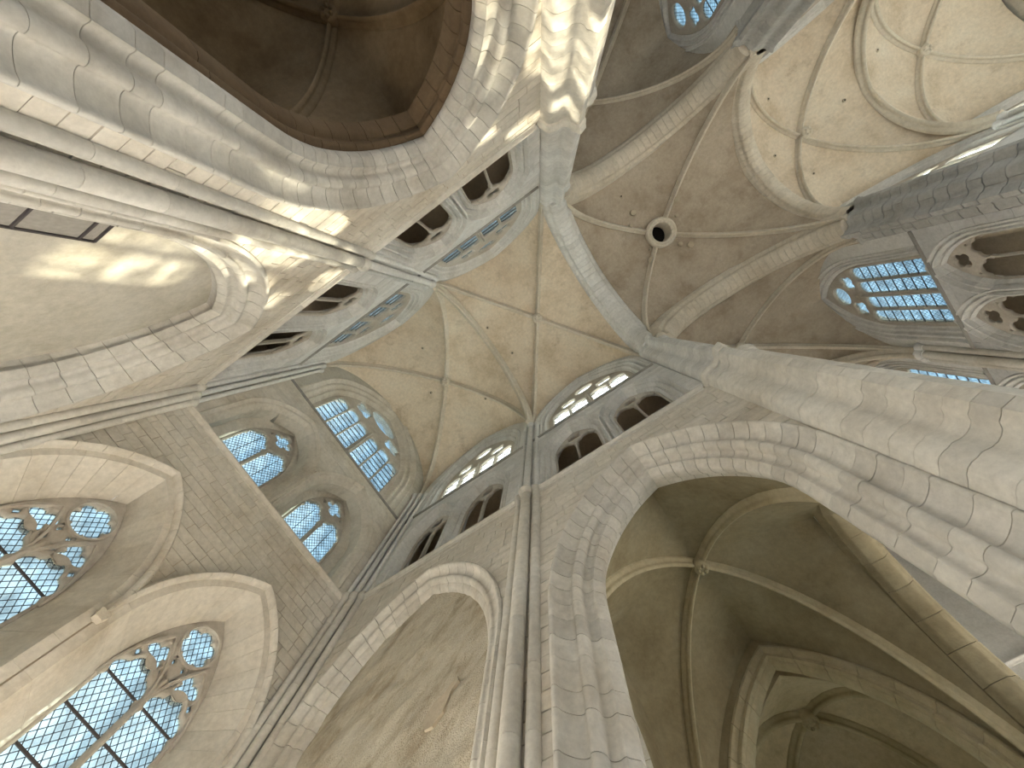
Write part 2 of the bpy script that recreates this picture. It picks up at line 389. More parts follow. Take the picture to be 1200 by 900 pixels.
# ------------------------------------------------------------------ tracery and windows
def foil(cx, cz, n, dist, rad, rot=0.0, N=None, sx=1.0, sz=1.0):
    N = N or 12 * n; P = []
    cs = [(dist * math.cos(rot + 2 * math.pi * k / n), dist * math.sin(rot + 2 * math.pi * k / n)) for k in range(n)]
    for i in range(N):
        ph = 2 * math.pi * i / N; best = 0.02
        for x, z in cs:
            bq = x * math.cos(ph) + z * math.sin(ph); D = bq * bq - (x * x + z * z - rad * rad)
            if D > 0: best = max(best, bq + math.sqrt(D))
        P.append((cx + sx * best * math.cos(ph), cz + sz * best * math.sin(ph)))
    return P
def trefoil_light(c, hw, zb, zh):
    """lancet light with a three-lobed head"""
    P = [(c - hw, zb), (c + hw, zb), (c + hw, zh - hw * .55)]
    cs = [(hw * .46, 0, hw * .54), (-hw * .46, 0, hw * .54), (0, hw * .55, hw * .50)]
    for i in range(0, 25):
        ph = -0.35 + (math.pi + 0.7) * i / 24; best = 0.02
        for x, z, r in cs:
            bq = x * math.cos(ph) + z * math.sin(ph); D = bq * bq - (x * x + z * z - r * r)
            if D > 0: best = max(best, bq + math.sqrt(D))
        P.append((c + best * math.cos(ph), zh + best * math.sin(ph)))
    P.append((c - hw, zh - hw * .55))
    return P
def round_light(c, hw, zb, zh, e=1.0): return [(c - hw, zb), (c + hw, zb)] + [(c + hw * math.cos(math.pi * i / 12), zh + e * hw * math.sin(math.pi * i / 12)) for i in range(13)]
def oval(cx, cz, rx, rz, n=24): return [(cx + rx * math.cos(2 * math.pi * i / n), cz + rz * math.sin(2 * math.pi * i / n)) for i in range(n)]
def kite(cx, cz, r, q=1.3): return [(cx, cz - r * q), (cx + r, cz), (cx, cz + r * q), (cx - r, cz)]
def plate(fr, outer, holes, d, thick, bevel, name, mat, parent):
    cu = bpy.data.curves.new('tmp', 'CURVE'); cu.dimensions = '2D'; cu.fill_mode = 'BOTH'
    for P in [outer] + holes:
        s = cu.splines.new('POLY'); s.points.add(len(P) - 1); s.use_cyclic_u = True
        for i, (x, z) in enumerate(P): s.points[i].co = (x, z, 0, 1)
    cu.extrude = thick / 2 - bevel; cu.bevel_depth = bevel; cu.bevel_resolution = 1; cu.offset = -bevel
    ob = bpy.data.objects.new('tmp', cu); COL.objects.link(ob)
    me = bpy.data.meshes.new_from_object(ob.evaluated_get(bpy.context.evaluated_depsgraph_get()))
    V = [fr(v.co.x, d + v.co.z, v.co.y) for v in me.vertices]; F = [tuple(p.vertices) for p in me.polygons]
    bpy.data.objects.remove(ob); bpy.data.curves.remove(cu); bpy.data.meshes.remove(me)
    return mk(name, V, F, mat, parent, smooth=True, flip=fr.flip)
def clip_line(P, p, dv):
    """parameters where a line crosses a polygon"""
    T = []
    for (x1, y1), (x2, y2) in zip(P, P[1:] + P[:1]):
        ex, ey = x2 - x1, y2 - y1; det = dv[0] * -ey + dv[1] * ex
        if abs(det) < 1e-9: continue
        rx, ry = x1 - p[0], y1 - p[1]
        t = (rx * -ey + ry * ex) / det; u = (dv[0] * ry - dv[1] * rx) / det
        if 0 <= u < 1: T.append(t)
    return sorted(T)
def strips(fr, P, d, dirs, w, dep):
    """bars across polygon P: dirs = (dx, dz, spacing)"""
    out = []; cx = sum(p[0] for p in P) / len(P); cz = sum(p[1] for p in P) / len(P)
    ext = max(math.hypot(p[0] - cx, p[1] - cz) for p in P)
    for dx, dz, sp in dirs:
        l = math.hypot(dx, dz); dx, dz = dx / l, dz / l; nx, nz = -dz, dx
        n = int(ext / sp) + 1; ph = (cx * nx + cz * nz) % sp
        for k in range(-n, n + 1):
            q = k * sp - ph; p = (cx + nx * q, cz + nz * q); T = clip_line(P, p, (dx, dz))
            for a, b in zip(T[::2], T[1::2]):
                if b - a < 0.03: continue
                A = (p[0] + dx * a, p[1] + dz * a); B = (p[0] + dx * b, p[1] + dz * b); h = w / 2
                poly = [(A[0] + nx * h, A[1] + nz * h), (A[0] - nx * h, A[1] - nz * h), (B[0] - nx * h, B[1] - nz * h), (B[0] + nx * h, B[1] + nz * h)]
                V = [fr(s, dd, z) for dd in (d, d + dep) for s, z in poly]
                out.append((V, [(0, 1, 2, 3), (7, 6, 5, 4), (0, 4, 5, 1), (2, 6, 7, 3)]))
    return out
def fill_window(fr, root, op, holes, d, thick, bevel, glazed=True, lead=0.16, bars=(), leadw=0.014, glass=None):
    plate(fr, op.grow(0.04).outline(12), holes, d, thick, bevel, 'tracery', M_TRAC, root)
    if not glazed: return
    L = []
    for P in holes:
        cx = sum(p[0] for p in P) / len(P); cz = sum(p[1] for p in P) / len(P)
        G = [(cx + (x - cx) * 1.02, cz + (z - cz) * 1.02) for x, z in P]
        V, F = prism(fr, G, d + 0.02, d + 0.026); mk('glass_pane', V, F, glass or M_GLASS, root, flip=fr.flip)
        dirs = ((1, 1.35, lead), (-1, 1.35, lead))
        L += strips(fr, P, d + 0.005, dirs, leadw, 0.012)
    if L: mk('lead_lattice', *merge(*L), M_LEAD, root, stuff=True)
    for z, w in bars:
        for P in holes:
            T = clip_line(P, (0, z), (1, 0))
            for a, b in zip(T[::2], T[1::2]):
                if b - a > 0.3: mk('saddle_bar', *box(fr, a - .03, b + .03, d - 0.06, d - 0.02, z - w / 2, z + w / 2), M_IRON, root, flip=fr.flip)
def mullion(fr, root, s, z0, z1, d, r):
    pr = [fr(s + r * math.cos(q * math.pi / 4), d + r * 1.3 * math.sin(q * math.pi / 4), 0) for q in range(8)]
    lofted([[(p[0], p[1], z) for p in pr] for z in (z0, z1)], 'mullion', M_TRAC, root)
# ------------------------------------------------------------------ setting out (metres; z from the eye)
ZF, Z1, Z2, ZC, ZT = -1.6, 14.06, 20.42, 23.17, 31.2
X0, X1, PX, FX, PY = -12.27, -3.85, 4.3, 16.5, 5.5
NX = 15.7                      # face of the far nave walls
FL = Fr((0, -5, 0), (1, 0, 0), (0, -1, 0)); FR = Fr((0, 5, 0), (1, 0, 0), (0, 1, 0)); FE = Fr((X0, 0, 0), (0, 1, 0), (-1, 0, 0))
BIG = [(.98, -.03), (.93, -.07), (.87, -.05), (.845, .03), (.79, .12), (.71, .21), (.63, .265), (.56, .265), (.53, .22), (.46, .215), (.39, .27), (.355, .36), (.36, .45),
       (.31, .50), (.24, .515), (.17, .50), (.13, .505), (.12, .54), (.0, .66), (.0, .80), (.12, .95), (.14, 1.0), (.36, 1.1), (.4, 1.3), (.7, 1.5), (.98, 1.6)]
BIG = fair(BIG[:18]) + BIG[18:]
BIG_L = BIG[:36] + [(0, .78), (.10, .80), (.98, .80)]
BACK = [(.98, .82), (.16, .82), (.10, .84), (.09, .92), (.02, .96), (-.02, 1.03), (.0, 1.10), (.07, 1.14), (.07, 1.22), (.0, 1.27), (-.05, 1.35), (-.05, 1.6), (.98, 1.6)]
BLIND = BIG[:35] + [(.0, .70), (.0, 1.0), (.98, 1.0)]
SHAL = [(.72, -.03), (.67, -.07), (.61, -.04), (.58, .04), (.5, .12), (.40, .16), (.34, .13), (.27, .15), (.22, .22), (.2, .30), (.1, .34), (0, .46), (0, .8), (.72, .8)]
SHAL = fair(SHAL[:11]) + SHAL[11:]
MID = [(.72, 0), (.70, -.05), (.65, -.07), (.61, -.03), (.60, .06), (.55, .16), (.49, .17), (.47, .08), (.43, .04), (.38, .06), (.36, .16), (.34, .28), (.28, .33), (.25, .26), (.21, .21), (.16, .23), (.14, .33), (.12, .46), (.06, .50), (.03, .56), (0, .60), (0, 1.0), (.72, 1.0)]
TRI = [(.55, 0), (.53, -.04), (.49, -.05), (.46, -.01), (.45, .08), (.40, .15), (.36, .13), (.34, .06), (.30, .04), (.26, .07), (.25, .16), (.22, .25), (.16, .27), (.13, .21), (.09, .19), (.05, .23), (.02, .30), (0, .36), (0, .60), (.55, .60)]
def P(op, prof): return [(op.grow(r), d) for r, d in prof]
STRING = [(.02, -.20), (-.03, -.19), (-.04, -.12), (-.07, -.08), (-.11, -.06), (-.13, -.01), (-.12, .03), (-.06, .06), (.02, .10)]
SILL = [(.02, -.10), (-.04, -.09), (-.08, -.04), (-.09, .0), (-.07, .03), (.02, .06)]
ntrim = [0]
def trim(fr, prof, z, s0, s1, label, mat, n=8):
    ntrim[0] += 1
    r = struct(thing('trim_%d' % ntrim[0], label, 'moulding', fr((s0 + s1) / 2, 0, z)))
    runs(fr, [(d, z + dz) for d, dz in prof], s0, s1, 'moulding_stone', mat, r, n)
    return r

# ---- floor and roof slab
FLAT = Fr((0, 0, 0), (1, 0, 0), (0, 1, 0))
def slab(name, x0, x1, y0, y1, z0, z1, mat, parent=None): return mk(name, *box(FLAT, x0, x1, y0, y1, z0, z1), mat, parent)
struct(slab('floor', -16, 36, -22, 28, ZF - .3, ZF, M_FLOOR), 'pale stone floor of the church')['category'] = 'floor'
struct(mk('ceiling', *merge(box(FLAT, -14.2, 33.5, -7.4, 7.4, ZT, ZT + .4), box(FLAT, 2.4, 18, -21, -7.4, ZT, ZT + .4), box(FLAT, 2.4, 18, 7.4, 28.2, ZT, ZT + .4)), M_WOOD), 'roof deck above the stone vaults')['category'] = 'roof'

# ---- openings
A_L = Op(.15, 2.25, 8.2, 12.05, ZF); A_R = Op(.12, 2.3, 7.9, 11.85, ZF)
B_L = Op(-7.8, 2.5, 7.6, 11.85, ZF); B_R = Op(-7.95, 2.85, 7.9, 12.2, ZF)
ZD = 3.0                       # head of unseen doorways, added under the walled-up arches to let light in
def tri_ops(c): return [Op(c - 1.5, 1.08, 17.2, 19.1, Z1 + .08), Op(c + 1.5, 1.08, 17.2, 19.1, Z1 + .08)]
CB = (-8.05, -.2)
CL = [Op(c, 2.7, 23.2, 27.7, Z2 + .12) for c in CB]

def side_wall(name, label, fr, low_ops, lab):
    s0, s1 = X0 - 1.4, 3.4
    w = struct(mk(name, *core(fr, s0, s1, ZF, Z1, low_ops, .03, 1.6), M_MORT, flip=fr.flip), label); w['category'] = 'wall'
    js = []
    stones(fr, X0, s1, ZF, 5.2, low_ops, w, M_WALL, join=js, h=.36)
    mk('lower_stones', *merge(*js), M_WALL, w, stuff=True, flip=fr.flip)
    stones(fr, X0, s1, 5.2, Z1 - .1, low_ops, w, M_WALL, h=.345, lmin=.5, lmax=.95)
    to = [o for c in CB for o in tri_ops(c)]
    mk('triforium_wall', *core(fr, s0, s1, Z1, Z2, [o.grow(.55) for o in to], .03, .6), M_MORT, w, flip=fr.flip)
    stones(fr, X0, s1, Z1 + .1, Z2 - .02, [o.grow(.55) for o in to], w, M_UP, h=.42, lmin=.6, lmax=1.2, gap=.008)
    mk('clerestory_wall', *core(fr, s0, s1, Z2, ZT, [o.grow(.72) for o in CL], 0, 1.0), M_UP, w, flip=fr.flip)
    mk('passage_wall', *merge(box(fr, s0, s1, 2.2, 2.5, Z1 - .3, Z2 + .6), box(fr, s0, s1, .9, 2.5, Z2 + .35, Z2 + .6), box(fr, s0, s1, 1.5, 2.5, Z1 - .12, Z1), box(fr, s0, s0 + 1.2, .5, 2.5, Z1, Z2 + .5), box(fr, s1 - .2, s1, .5, 2.5, Z1, Z2 + .5)), M_MORT, w, flip=fr.flip)
    return w
WL = side_wall('wall_left', 'pale ashlar side wall with the sunlit patches, left of the tall window wall', FL, [A_L.grow(.98), B_L.grow(.98)], 'left')
WR = side_wall('wall_right', 'ashlar side wall holding the rubble-filled arch, at the bottom middle', FR, [A_R.grow(.98), B_R.grow(.72)], 'right')
trim(FL, STRING, Z1, X0, 3.2, 'moulded string course under the openings of the sunlit wall', M_ARCH)
trim(FR, STRING, Z1, X0, 3.2, 'moulded string course above the rubble-filled arch and the open aisle arch', M_ARCH)
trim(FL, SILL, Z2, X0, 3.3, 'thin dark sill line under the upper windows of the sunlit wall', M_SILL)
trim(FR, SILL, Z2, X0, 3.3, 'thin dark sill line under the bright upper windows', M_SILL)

def arcade(name, label, fr, op, prof, mat, n, zj, hj=.5, cat='arch', floor=True, sub=2):
    t = thing(name, label, cat, fr(op.c, 0, ZF))
    pr = P(op, prof)
    arch_pieces(fr, pr, t, mat, n, sub=sub)
    jamb_pieces(fr, pr, t, mat, zj, op.zs, hj)
    if floor and zj > ZF + .1: jamb_pieces(fr, pr, t, mat, ZF, zj - .012, 9)
    return t
t = arcade('arcade_arch', 'tall moulded arch opening into the dark brown vaulted aisle at the top left', FL, A_L, BIG_L, M_ARCHL, 13, 2.4)
arch_pieces(FL, P(A_L, BACK), t, M_SHADE_GRIME, 9, name='inner_order_stone'); jamb_pieces(FL, P(A_L, BACK), t, M_SHADE_GRIME, ZF, A_L.zs, 1.6, name='inner_order_stone')
arcade('arcade_arch', 'tall moulded arch opening into the greenish vaulted aisle at the bottom right', FR, A_R, BIG, M_ARCH, 13, 2.4)
t = arcade('blind_arch', 'walled-up moulded arch with a sunlit plaster infill at the left edge', FL, B_L, BLIND, M_ARCHL, 10, 3.6)
def infill(name, fr, op, d, mat, parent, amp, ns=26, nz=40):
    V, F = [], []; top = op.top
    for i in range(nz + 1):
        z = ZD + (top - ZD - .01) * (i / nz) ** .8
        h = op.half(z) + .04
        for j in range(ns + 1):
            s = op.c - h + 2 * h * j / ns; u, v = s * .58 + z * .81, -s * .81 + z * .58
            q = noise.fractal(Vector((u * .9, v * 2.0, 3.1)), 0.75, 2.2, 6)
            V.append(fr(s, d + amp * max(-1.2, min(1.2, q)), z))
    for i in range(nz):
        for j in range(ns):
            k = i * (ns + 1) + j; F.append((k, k + 1, k + ns + 2, k + ns + 1))
    n = len(V); V += [tuple(fr(op.c - op.half(ZD) * q, d + .3, z) for q, z in ((1, ZD), (-1, ZD)))[k] for k in (0, 1)]
    return mk(name, V, F, mat, parent, smooth=True, flip=fr.flip)
infill('infill', FL, B_L, .94, M_PLAS, t, .006)
mk('infill_backing', *box(FL, -11.5, -4, 1.0, 1.3, ZD, 12.9), M_MORT, t)
t = arcade('blind_arch', 'moulded arch filled with rough streaky rubble at the bottom middle', FR, B_R, SHAL, M_ARCH, 12, 3.6)
infill('rubble_infill', FR, B_R, .50, M_RUB, t, .055, 90, 130)
mk('infill_backing', *box(FR, -11.8, -4, .8, 1.3, ZD, 13.2), M_MORT, t)
pat = [(-6.2 + .58 * u - .81 * v, 7.4 + .81 * u + .58 * v) for u, v in ((-.52, -.05), (-.40, -.20), (-.10, -.24), (.15, -.15), (.30, -.07), (.55, -.08), (.62, .03), (.42, .08), (.22, .09), (.02, .22), (-.25, .24), (-.45, .12))]
mk('bare_patch', *prism(FR, pat, .425, .52), M_MORT, t, flip=FR.flip)

# ---- triforium
def triforium(fr, op, label, group=None, mat=M_UP, nst=4):
    t = thing('triforium_opening', label, 'opening', fr(op.c, .3, op.zb), group)
    pr = P(op, TRI)
    arch_pieces(fr, pr, t, mat, nst, sub=3); jamb_pieces(fr, pr, t, mat, op.zb, op.zs, 1.0)
    a, c = op.a, op.c; zh = op.zs + .42
    hs = [trefoil_light(c - a * .49, a * .445, op.zb + .02, zh), trefoil_light(c + a * .49, a * .445, op.zb + .02, zh), foil(c, op.apex - .68, 4, .19, .175, math.pi / 4)]
    for q in (-1, 1): hs.append(kite(c + q * a * .66, op.zs + 1.0, .05))
    fill_window(fr, t, op, hs, .43, .15, .045, glazed=False)
    mullion(fr, t, c, op.zb, op.zs + .1, .37, .05)
    return t
W4 = ('first', 'second', 'third', 'fourth')
for fr, side, txt in ((FL, 'left', 'sunlit wall'), (FR, 'right', 'wall with the rubble-filled arch')):
    ops = [o for c in CB for o in tri_ops(c)]
    for k, o in enumerate(ops):
        triforium(fr, o, 'dark two-light gallery opening, %s from the end wall, on the %s' % (W4[k], txt), 'gallery openings of the ' + txt)

# ---- clerestory windows of the sides
nwin = [0]
def window_root(label, loc):
    nwin[0] += 1
    return struct(thing('window_%d' % nwin[0], label, 'window', loc))
def clerestory(fr, op, label, k=2, prof=[(r, d * .72) for r, d in MID[:-2]] + [(0, .9), (.72, .9)], d=.50, mat=M_UP, zh=None, foilz=None, circ_=None, hw=None, sp_=None, lead=.16, bars=None, cc=None, glass=None):
    t = window_root(label, fr(op.c, .4, op.zb)); pr = P(op, prof)
    arch_pieces(fr, pr, t, mat, 7, name='arch_stone', sub=2, gap=.006); jamb_pieces(fr, pr, t, mat, op.zb, op.zs, 1.4, gap=.006)
    c, a = op.c, op.a; hs = []
    ml = []
    for q in (-1, 1):
        for j in range(k):
            x = c + q * cc + (j - (k - 1) / 2) * sp_
            hs.append(round_light(x, hw, op.zb + .03, zh + (.25 if k == 3 and j == 1 else 0)))
            if j: ml.append(x - sp_ / 2)
        hs.append(foil(c + q * foilz[0], foilz[1], 4, foilz[2] * .55, foilz[2] * .5, math.pi / 4))
    hs.append(oval(c, *circ_)); hs.append(kite(c, zh + hw + .42, .10))
    fill_window(fr, t, op, hs, d, .26, .06, lead=lead, bars=[(z, .035) for z in (bars or [])], leadw=.012, glass=glass)
    for x in ml: mullion(fr, t, x, op.zb, zh, d - .12, .05)
    mullion(fr, t, c, op.zb, zh + hw, d - .14, .08)
    mk('sill', *prism(fr, [(c - a - .1, op.zb - .1), (c + a + .1, op.zb - .1), (c + a + .1, op.zb + .02), (c - a - .1, op.zb + .02)], .0, .9), mat, t, flip=fr.flip)
    return t
SB = [21.1 + .55 * i for i in range(6)]
for fr, labs in ((FL, ('blue upper window of the sunlit wall beside the corner of the big window wall', 'blue upper window of the sunlit wall beside the open crossing')),
                 (FR, ('white glowing upper window above the rubble-filled arch', 'white glowing upper window above the open aisle arch at the bottom right'))):
    for o, l in zip(CL, labs):
        clerestory(fr, o, l, glass=M_CLEAR if fr is FR else None, zh=23.9, foilz=(1.25, 25.2, .54), circ_=(26.4, .62, .6), hw=.52, sp_=1.2, cc=1.3, bars=SB)

# ---- end wall
E_LOW = [Op(-2.46, 2.05, 8.1, 11.5, 4.4), Op(2.2, 2.05, 8.1, 11.5, 4.4)]
E_GL = [Op(o.c, 1.32, 8.1, 11.05, 4.6) for o in E_LOW]
LIGHT_PORTAL = Op(-.1, 2.4, 1.2, 3.9, ZF)           # unseen doorway added to the end wall to let in low sky light
E_TRI = [Op(c, 1.70, 16.6, 19.25, Z1 + .14) for c in (-2.12, 2.08)]
E_TG = [Op(c, 1.30, 16.6, 19.45, Z1 + .14) for c in (-2.06, 2.04)]
E_CL = Op(.05, 3.2, 23.2, 28.1, Z2 + .12)
WE = struct(mk('wall_end', *core(FE, -5.5, 5.5, ZF, Z1, [o.grow(.02) for o in E_LOW] + [LIGHT_PORTAL], .03, 1.45), M_MORT, flip=FE.flip), 'ochre ashlar end wall pierced by two tall pointed windows below and a wide one above'); WE['category'] = 'wall'
js = []
stones(FE, -5, 5, ZF, 5.4, E_LOW + [LIGHT_PORTAL], WE, M_WALL, join=js); mk('lower_stones', *merge(*js), M_WALL, WE, stuff=True, flip=FE.flip)
stones(FE, -5, 5, 5.4, Z1 - .1, [o.grow(.26) for o in E_LOW], WE, M_WALL, h=.33, lmin=.5, lmax=1.0)
mk('triforium_wall', *core(FE, -5.5, 5.5, Z1, Z2, [o.grow(.48) for o in E_TRI], .03, 1.6), M_MORT, WE, flip=FE.flip)
stones(FE, -5, 5, Z1 + .1, Z2 - .02, [o.grow(.48) for o in E_TRI], WE, M_WALL, h=.42, lmin=.6, lmax=1.2, gap=.010)
mk('clerestory_wall', *core(FE, -5.5, 5.5, Z2, ZT, [E_CL.grow(.95)], 0, 1.2), M_PLAS, WE, flip=FE.flip)
trim(FE, STRING, Z1, -5, 5, 'string course across the end wall above its two tall windows', M_WALL)
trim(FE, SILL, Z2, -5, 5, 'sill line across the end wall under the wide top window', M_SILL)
for i in range(2):
    o, g = E_LOW[i], E_GL[i]
    t = window_root(('tall pointed lattice window with deep splayed reveal, at the left edge', 'tall pointed lattice window with deep splayed reveal, in the bottom left corner')[i], FE(o.c, .6, 2))
    def lerp_op(q): return Op(o.c, o.a + (g.a - o.a) * q, o.zs + (g.zs - o.zs) * q, o.apex + (g.apex - o.apex) * q, 2)
    pr = [(o.grow(.26), 0.0), (o, 0.0), (lerp_op(.5), .55), (g, 1.10), (g, 1.40), (o.grow(.26), 1.40)]
    arch_pieces(FE, pr, t, M_WALL, 8, name='reveal_stone', sub=3, gap=.006); jamb_pieces(FE, pr, t, M_WALL, 4.4, o.zs, .8, name='reveal_stone', gap=.006)
    hood = [(o.grow(.20), .02), (o.grow(.20), -.13), (o.grow(.24), -.20), (o.grow(.31), -.22), (o.grow(.36), -.17), (o.grow(.38), -.07), (o.grow(.44), .02)]
    arch_pieces(FE, hood, t, M_WALL, 7, name='hood_stone', sub=3); 
    for sd in ((-1, 1) if i == 0 else (1,)):
        x = -.13 if (i == 0 and sd == 1) else o.c + sd * (o.a + .33); mk('hood_stop', *prism(FE, [(x - .10, o.zs - .20), (x + .10, o.zs - .20), (x + .15, o.zs - .04), (x + .13, o.zs + .01), (x - .13, o.zs + .01), (x - .15, o.zs - .04)], -.20, .03), M_WALL, t, flip=FE.flip)
    c = o.c
    hs = [trefoil_light(c - .65, .57, 4.65, 8.42), trefoil_light(c + .65, .57, 4.65, 8.42),
          foil(c - .62, 9.25, 3, .19, .185, math.radians(-70)), foil(c + .62, 9.22, 3, .19, .185, math.radians(70 + 180)), foil(c + .02, 10.05, 6, .34, .205, math.pi / 6)]
    for q in (-1, 1): hs += [kite(c + q * 1.03, 8.95, .09), kite(c + q * .20, 9.02, .09), kite(c + q * .18, 9.40, .07)]
    fill_window(FE, t, g, hs, 1.22, .24, .06, lead=.145, bars=[(z, .05) for z in (5.55, 6.47, 7.37, 8.26)], leadw=.016)
    mullion(FE, t, c, 4.6, 8.9, 1.1, .075)
    for sd in (-1, 1):
        sb = Op(c + sd * .66, .66, 8.0, 9.75, 4.6)
        arch_pieces(FE, [(sb.grow(-.03), 1.03), (sb.grow(.03), 1.03), (sb.grow(.05), 1.15), (sb.grow(-.05), 1.15)], t, M_TRAC, 1, name='tracery_rib', sub=8, gap=0, jit=False)
    fo = foil(c + .02, 10.05, 1, .01, .60, N=28)
    mk('tracery_ring', *merge(*[prism(FE, [fo[k], fo[(k + 1) % 28], (c + .02 + (fo[(k + 1) % 28][0] - c - .02) * .9, 10.05 + (fo[(k + 1) % 28][1] - 10.05) * .9), (c + .02 + (fo[k][0] - c - .02) * .9, 10.05 + (fo[k][1] - 10.05) * .9)], 1.03, 1.14) for k in range(28)]), M_TRAC, t, flip=FE.flip)
    # alcove window of the gallery level
    o, g = E_TRI[i], E_TG[i]
    t = window_root(('gallery window in a deep dark niche, the upper left of two on the end wall', 'gallery window in a deep dark niche, the lower right of two on the end wall')[i], FE(o.c, .6, Z1))
    pr = [(o.grow(.48), 0), (o.grow(.43), -.03), (o.grow(.38), .03), (o.grow(.30), .10), (o.grow(.22), .09), (o.grow(.15), .14), (o.grow(.12), .2), (o, .30), (o, .95), (g.grow(.22), 1.0), (g.grow(.16), 1.05), (g.grow(.1), 1.06), (g, 1.16), (g, 1.5), (o.grow(.48), 1.5)]
    arch_pieces(FE, pr, t, M_WALL, 7, name='arch_stone', sub=3, gap=.006); jamb_pieces(FE, pr, t, M_WALL, Z1 + .14, 16.6, 1.2, gap=.006)
    c = g.c; zb = g.zb
    hs = [trefoil_light(c - .64, .55, zb + .05, 17.38), trefoil_light(c + .64, .55, zb + .05, 17.38), foil(c, 18.6, 4, .29, .215, 0)]
    for q in (-1, 1): hs += [kite(c + q * .62, 18.35, .08)]
    fill_window(FE, t, g, hs, 1.3, .24, .06, lead=.13, bars=(), leadw=.014)
    for q in (-1, 1): mk('saddle_bar', *box(FE, c + q * .64 - .012, c + q * .64 + .012, 1.24, 1.29, zb, 17.6), M_IRON, t, flip=FE.flip)
    mullion(FE, t, c, zb, 17.4, 1.18, .07)
EP = [(.95, -.02), (.88, -.05), (.83, .0), (.78, .08), (.68, .15), (.60, .12), (.53, .15), (.49, .24), (.42, .31), (.33, .33), (.27, .29), (.20, .32), (.16, .40), (.08, .46), (0, .52), (0, 1.2), (.95, 1.2)]
clerestory(FE, E_CL, 'wide blue six-light window at the top of the end wall', k=3, prof=EP, d=.64, mat=M_WALL, zh=24.4, foilz=(1.5, 26.0, .65), circ_=(27.0, 1.15, .78), hw=.42, sp_=.95, cc=1.55, bars=[21.0 + .45 * i for i in range(8)])

# ---- shafts against the walls
def shafts(label, spots, floor=ZF, group=None, ring=True, upper=.82, seg=1.3, mat=M_ARCH):
    cx = sum(p[0] for p in spots) / len(spots); cy = sum(p[1] for p in spots) / len(spots)
    t = thing('wall_shaft', label, 'shaft', (cx, cy, floor), group)
    for x, y, r in spots:
        top = Z1 - .22 if ring else ZC - .3
        n = round((top - 4) / seg) if top > 4 else 1
        zs = [floor] + [4 + (top - 4) * k / n for k in range(n + 1)]
        for za, zb in zip(zs, zs[1:]): lofted([circ(x, y, r, za + .004), circ(x, y, r, zb - .004)], 'shaft_stone', mat, t)
        if ring:
            lofted([circ(x, y, r, Z1 - .22), circ(x, y, r * 1.15, Z1 - .2), circ(x, y, r * 1.2, Z1 - .12), circ(x, y, r * 1.5, Z1 - .04), circ(x, y, r * 1.62, Z1 + .05), circ(x, y, r * 1.4, Z1 + .12), circ(x, y, r * .95, Z1 + .2)], 'shaft_ring', mat, t)
            lofted([circ(x, y, r * upper, Z1 + .2), circ(x, y, r * upper, ZC - .3)], 'upper_shaft', M_UP, t)
        u = upper if ring else 1
        lofted([circ(x, y, r * u, ZC - .3), circ(x, y, r * u * 1.2, ZC - .27), circ(x, y, r * u * 1.1, ZC - .2), circ(x, y, r * u * 1.5, ZC - .05), circ(x, y, r * u * 1.75, ZC), circ(x, y, r * u * 1.75, ZC + .08), circ(x, y, r * u * 1.3, ZC + .14)], 'capital', M_UP, t)
    return t
for sg, lab in ((-1, 'cluster of three tall shafts on the sunlit wall, bright in the sun below its ring'), (1, 'cluster of three tall shafts between the rubble-filled arch and the open aisle arch')):
    shafts(lab, [(X1 - .36, sg * 4.98, .13), (X1, sg * 4.88, .18), (X1 + .36, sg * 4.98, .13)], mat=M_ARCHL if sg < 0 else M_ARCH)
shafts('slim shafts in the corner between the sunlit wall and the end wall', [(X0 + .16, -4.66, .12), (X0 + .42, -4.82, .14), (X0 + .80, -4.93, .12)])
shafts('slim shafts in the corner between the end wall and the rubble-filled arch wall', [(X0 + .16, 4.62, .12), (X0 + .40, 4.78, .14), (X0 + .72, 4.93, .12)])

# ---- crossing piers: undulating section
def pier_ring(x, y, k, z, m=22):
    out = []
    for q in range(4):
        a0, a1 = q * math.pi / 2, (q + 1) * math.pi / 2
        A = (math.cos(a0), math.sin(a0)); B = (math.cos(a1), math.sin(a1)); nx, ny = (A[0] + B[0]) / math.sqrt(2), (A[1] + B[1]) / math.sqrt(2)
        for i in range(m):
            t = i / m; w = .105 * math.cos(4 * math.pi * t) + .12 * math.sin(math.pi * t) + (.035 if .12 < min(t, 1 - t) < .18 or .33 < min(t, 1 - t) < .38 else 0)
            R = 1.30
            out.append((x + k * (R * (A[0] + (B[0] - A[0]) * t) + nx * w), y + k * (R * (A[1] + (B[1] - A[1]) * t) + ny * w), z))
    return out
def pier_blocks(x, y, k, za, zb, t, M_PIER, m=22):
    lo, hi = pier_ring(x, y, k, za + .02, m), pier_ring(x, y, k, zb - .02, m); n = len(lo); i = rnd.randrange(4)
    stop = i + n
    while i < stop:
        j = min(i + rnd.choice((6, 8, 9, 11)), stop)
        if stop - j < 3: j = stop
        idx = [q % n for q in range(i, j + 1)]; kk = 1 + rnd.uniform(-.006, .006)
        def pt(p, f, e=0.0): return (x + (p[0] - x) * f, y + (p[1] - y) * f, p[2])
        V = []
        for ring in (lo, hi):
            row = [list(ring[q]) for q in idx]
            for a, c in ((0, 1), (-1, -2)):
                for ax in (0, 1): row[a][ax] += (row[c][ax] - row[a][ax]) * .10
            V += [pt(p, kk) for p in row] + [pt(p, .82) for p in reversed(row)]
        mm = len(idx) * 2
        F = [(q, (q + 1) % mm, (q + 1) % mm + mm, q + mm) for q in range(mm)] + [tuple(range(mm - 1, -1, -1)), tuple(range(mm, 2 * mm))]
        mk('stone_block', V, F, M_PIER, t, smooth=True); i = j
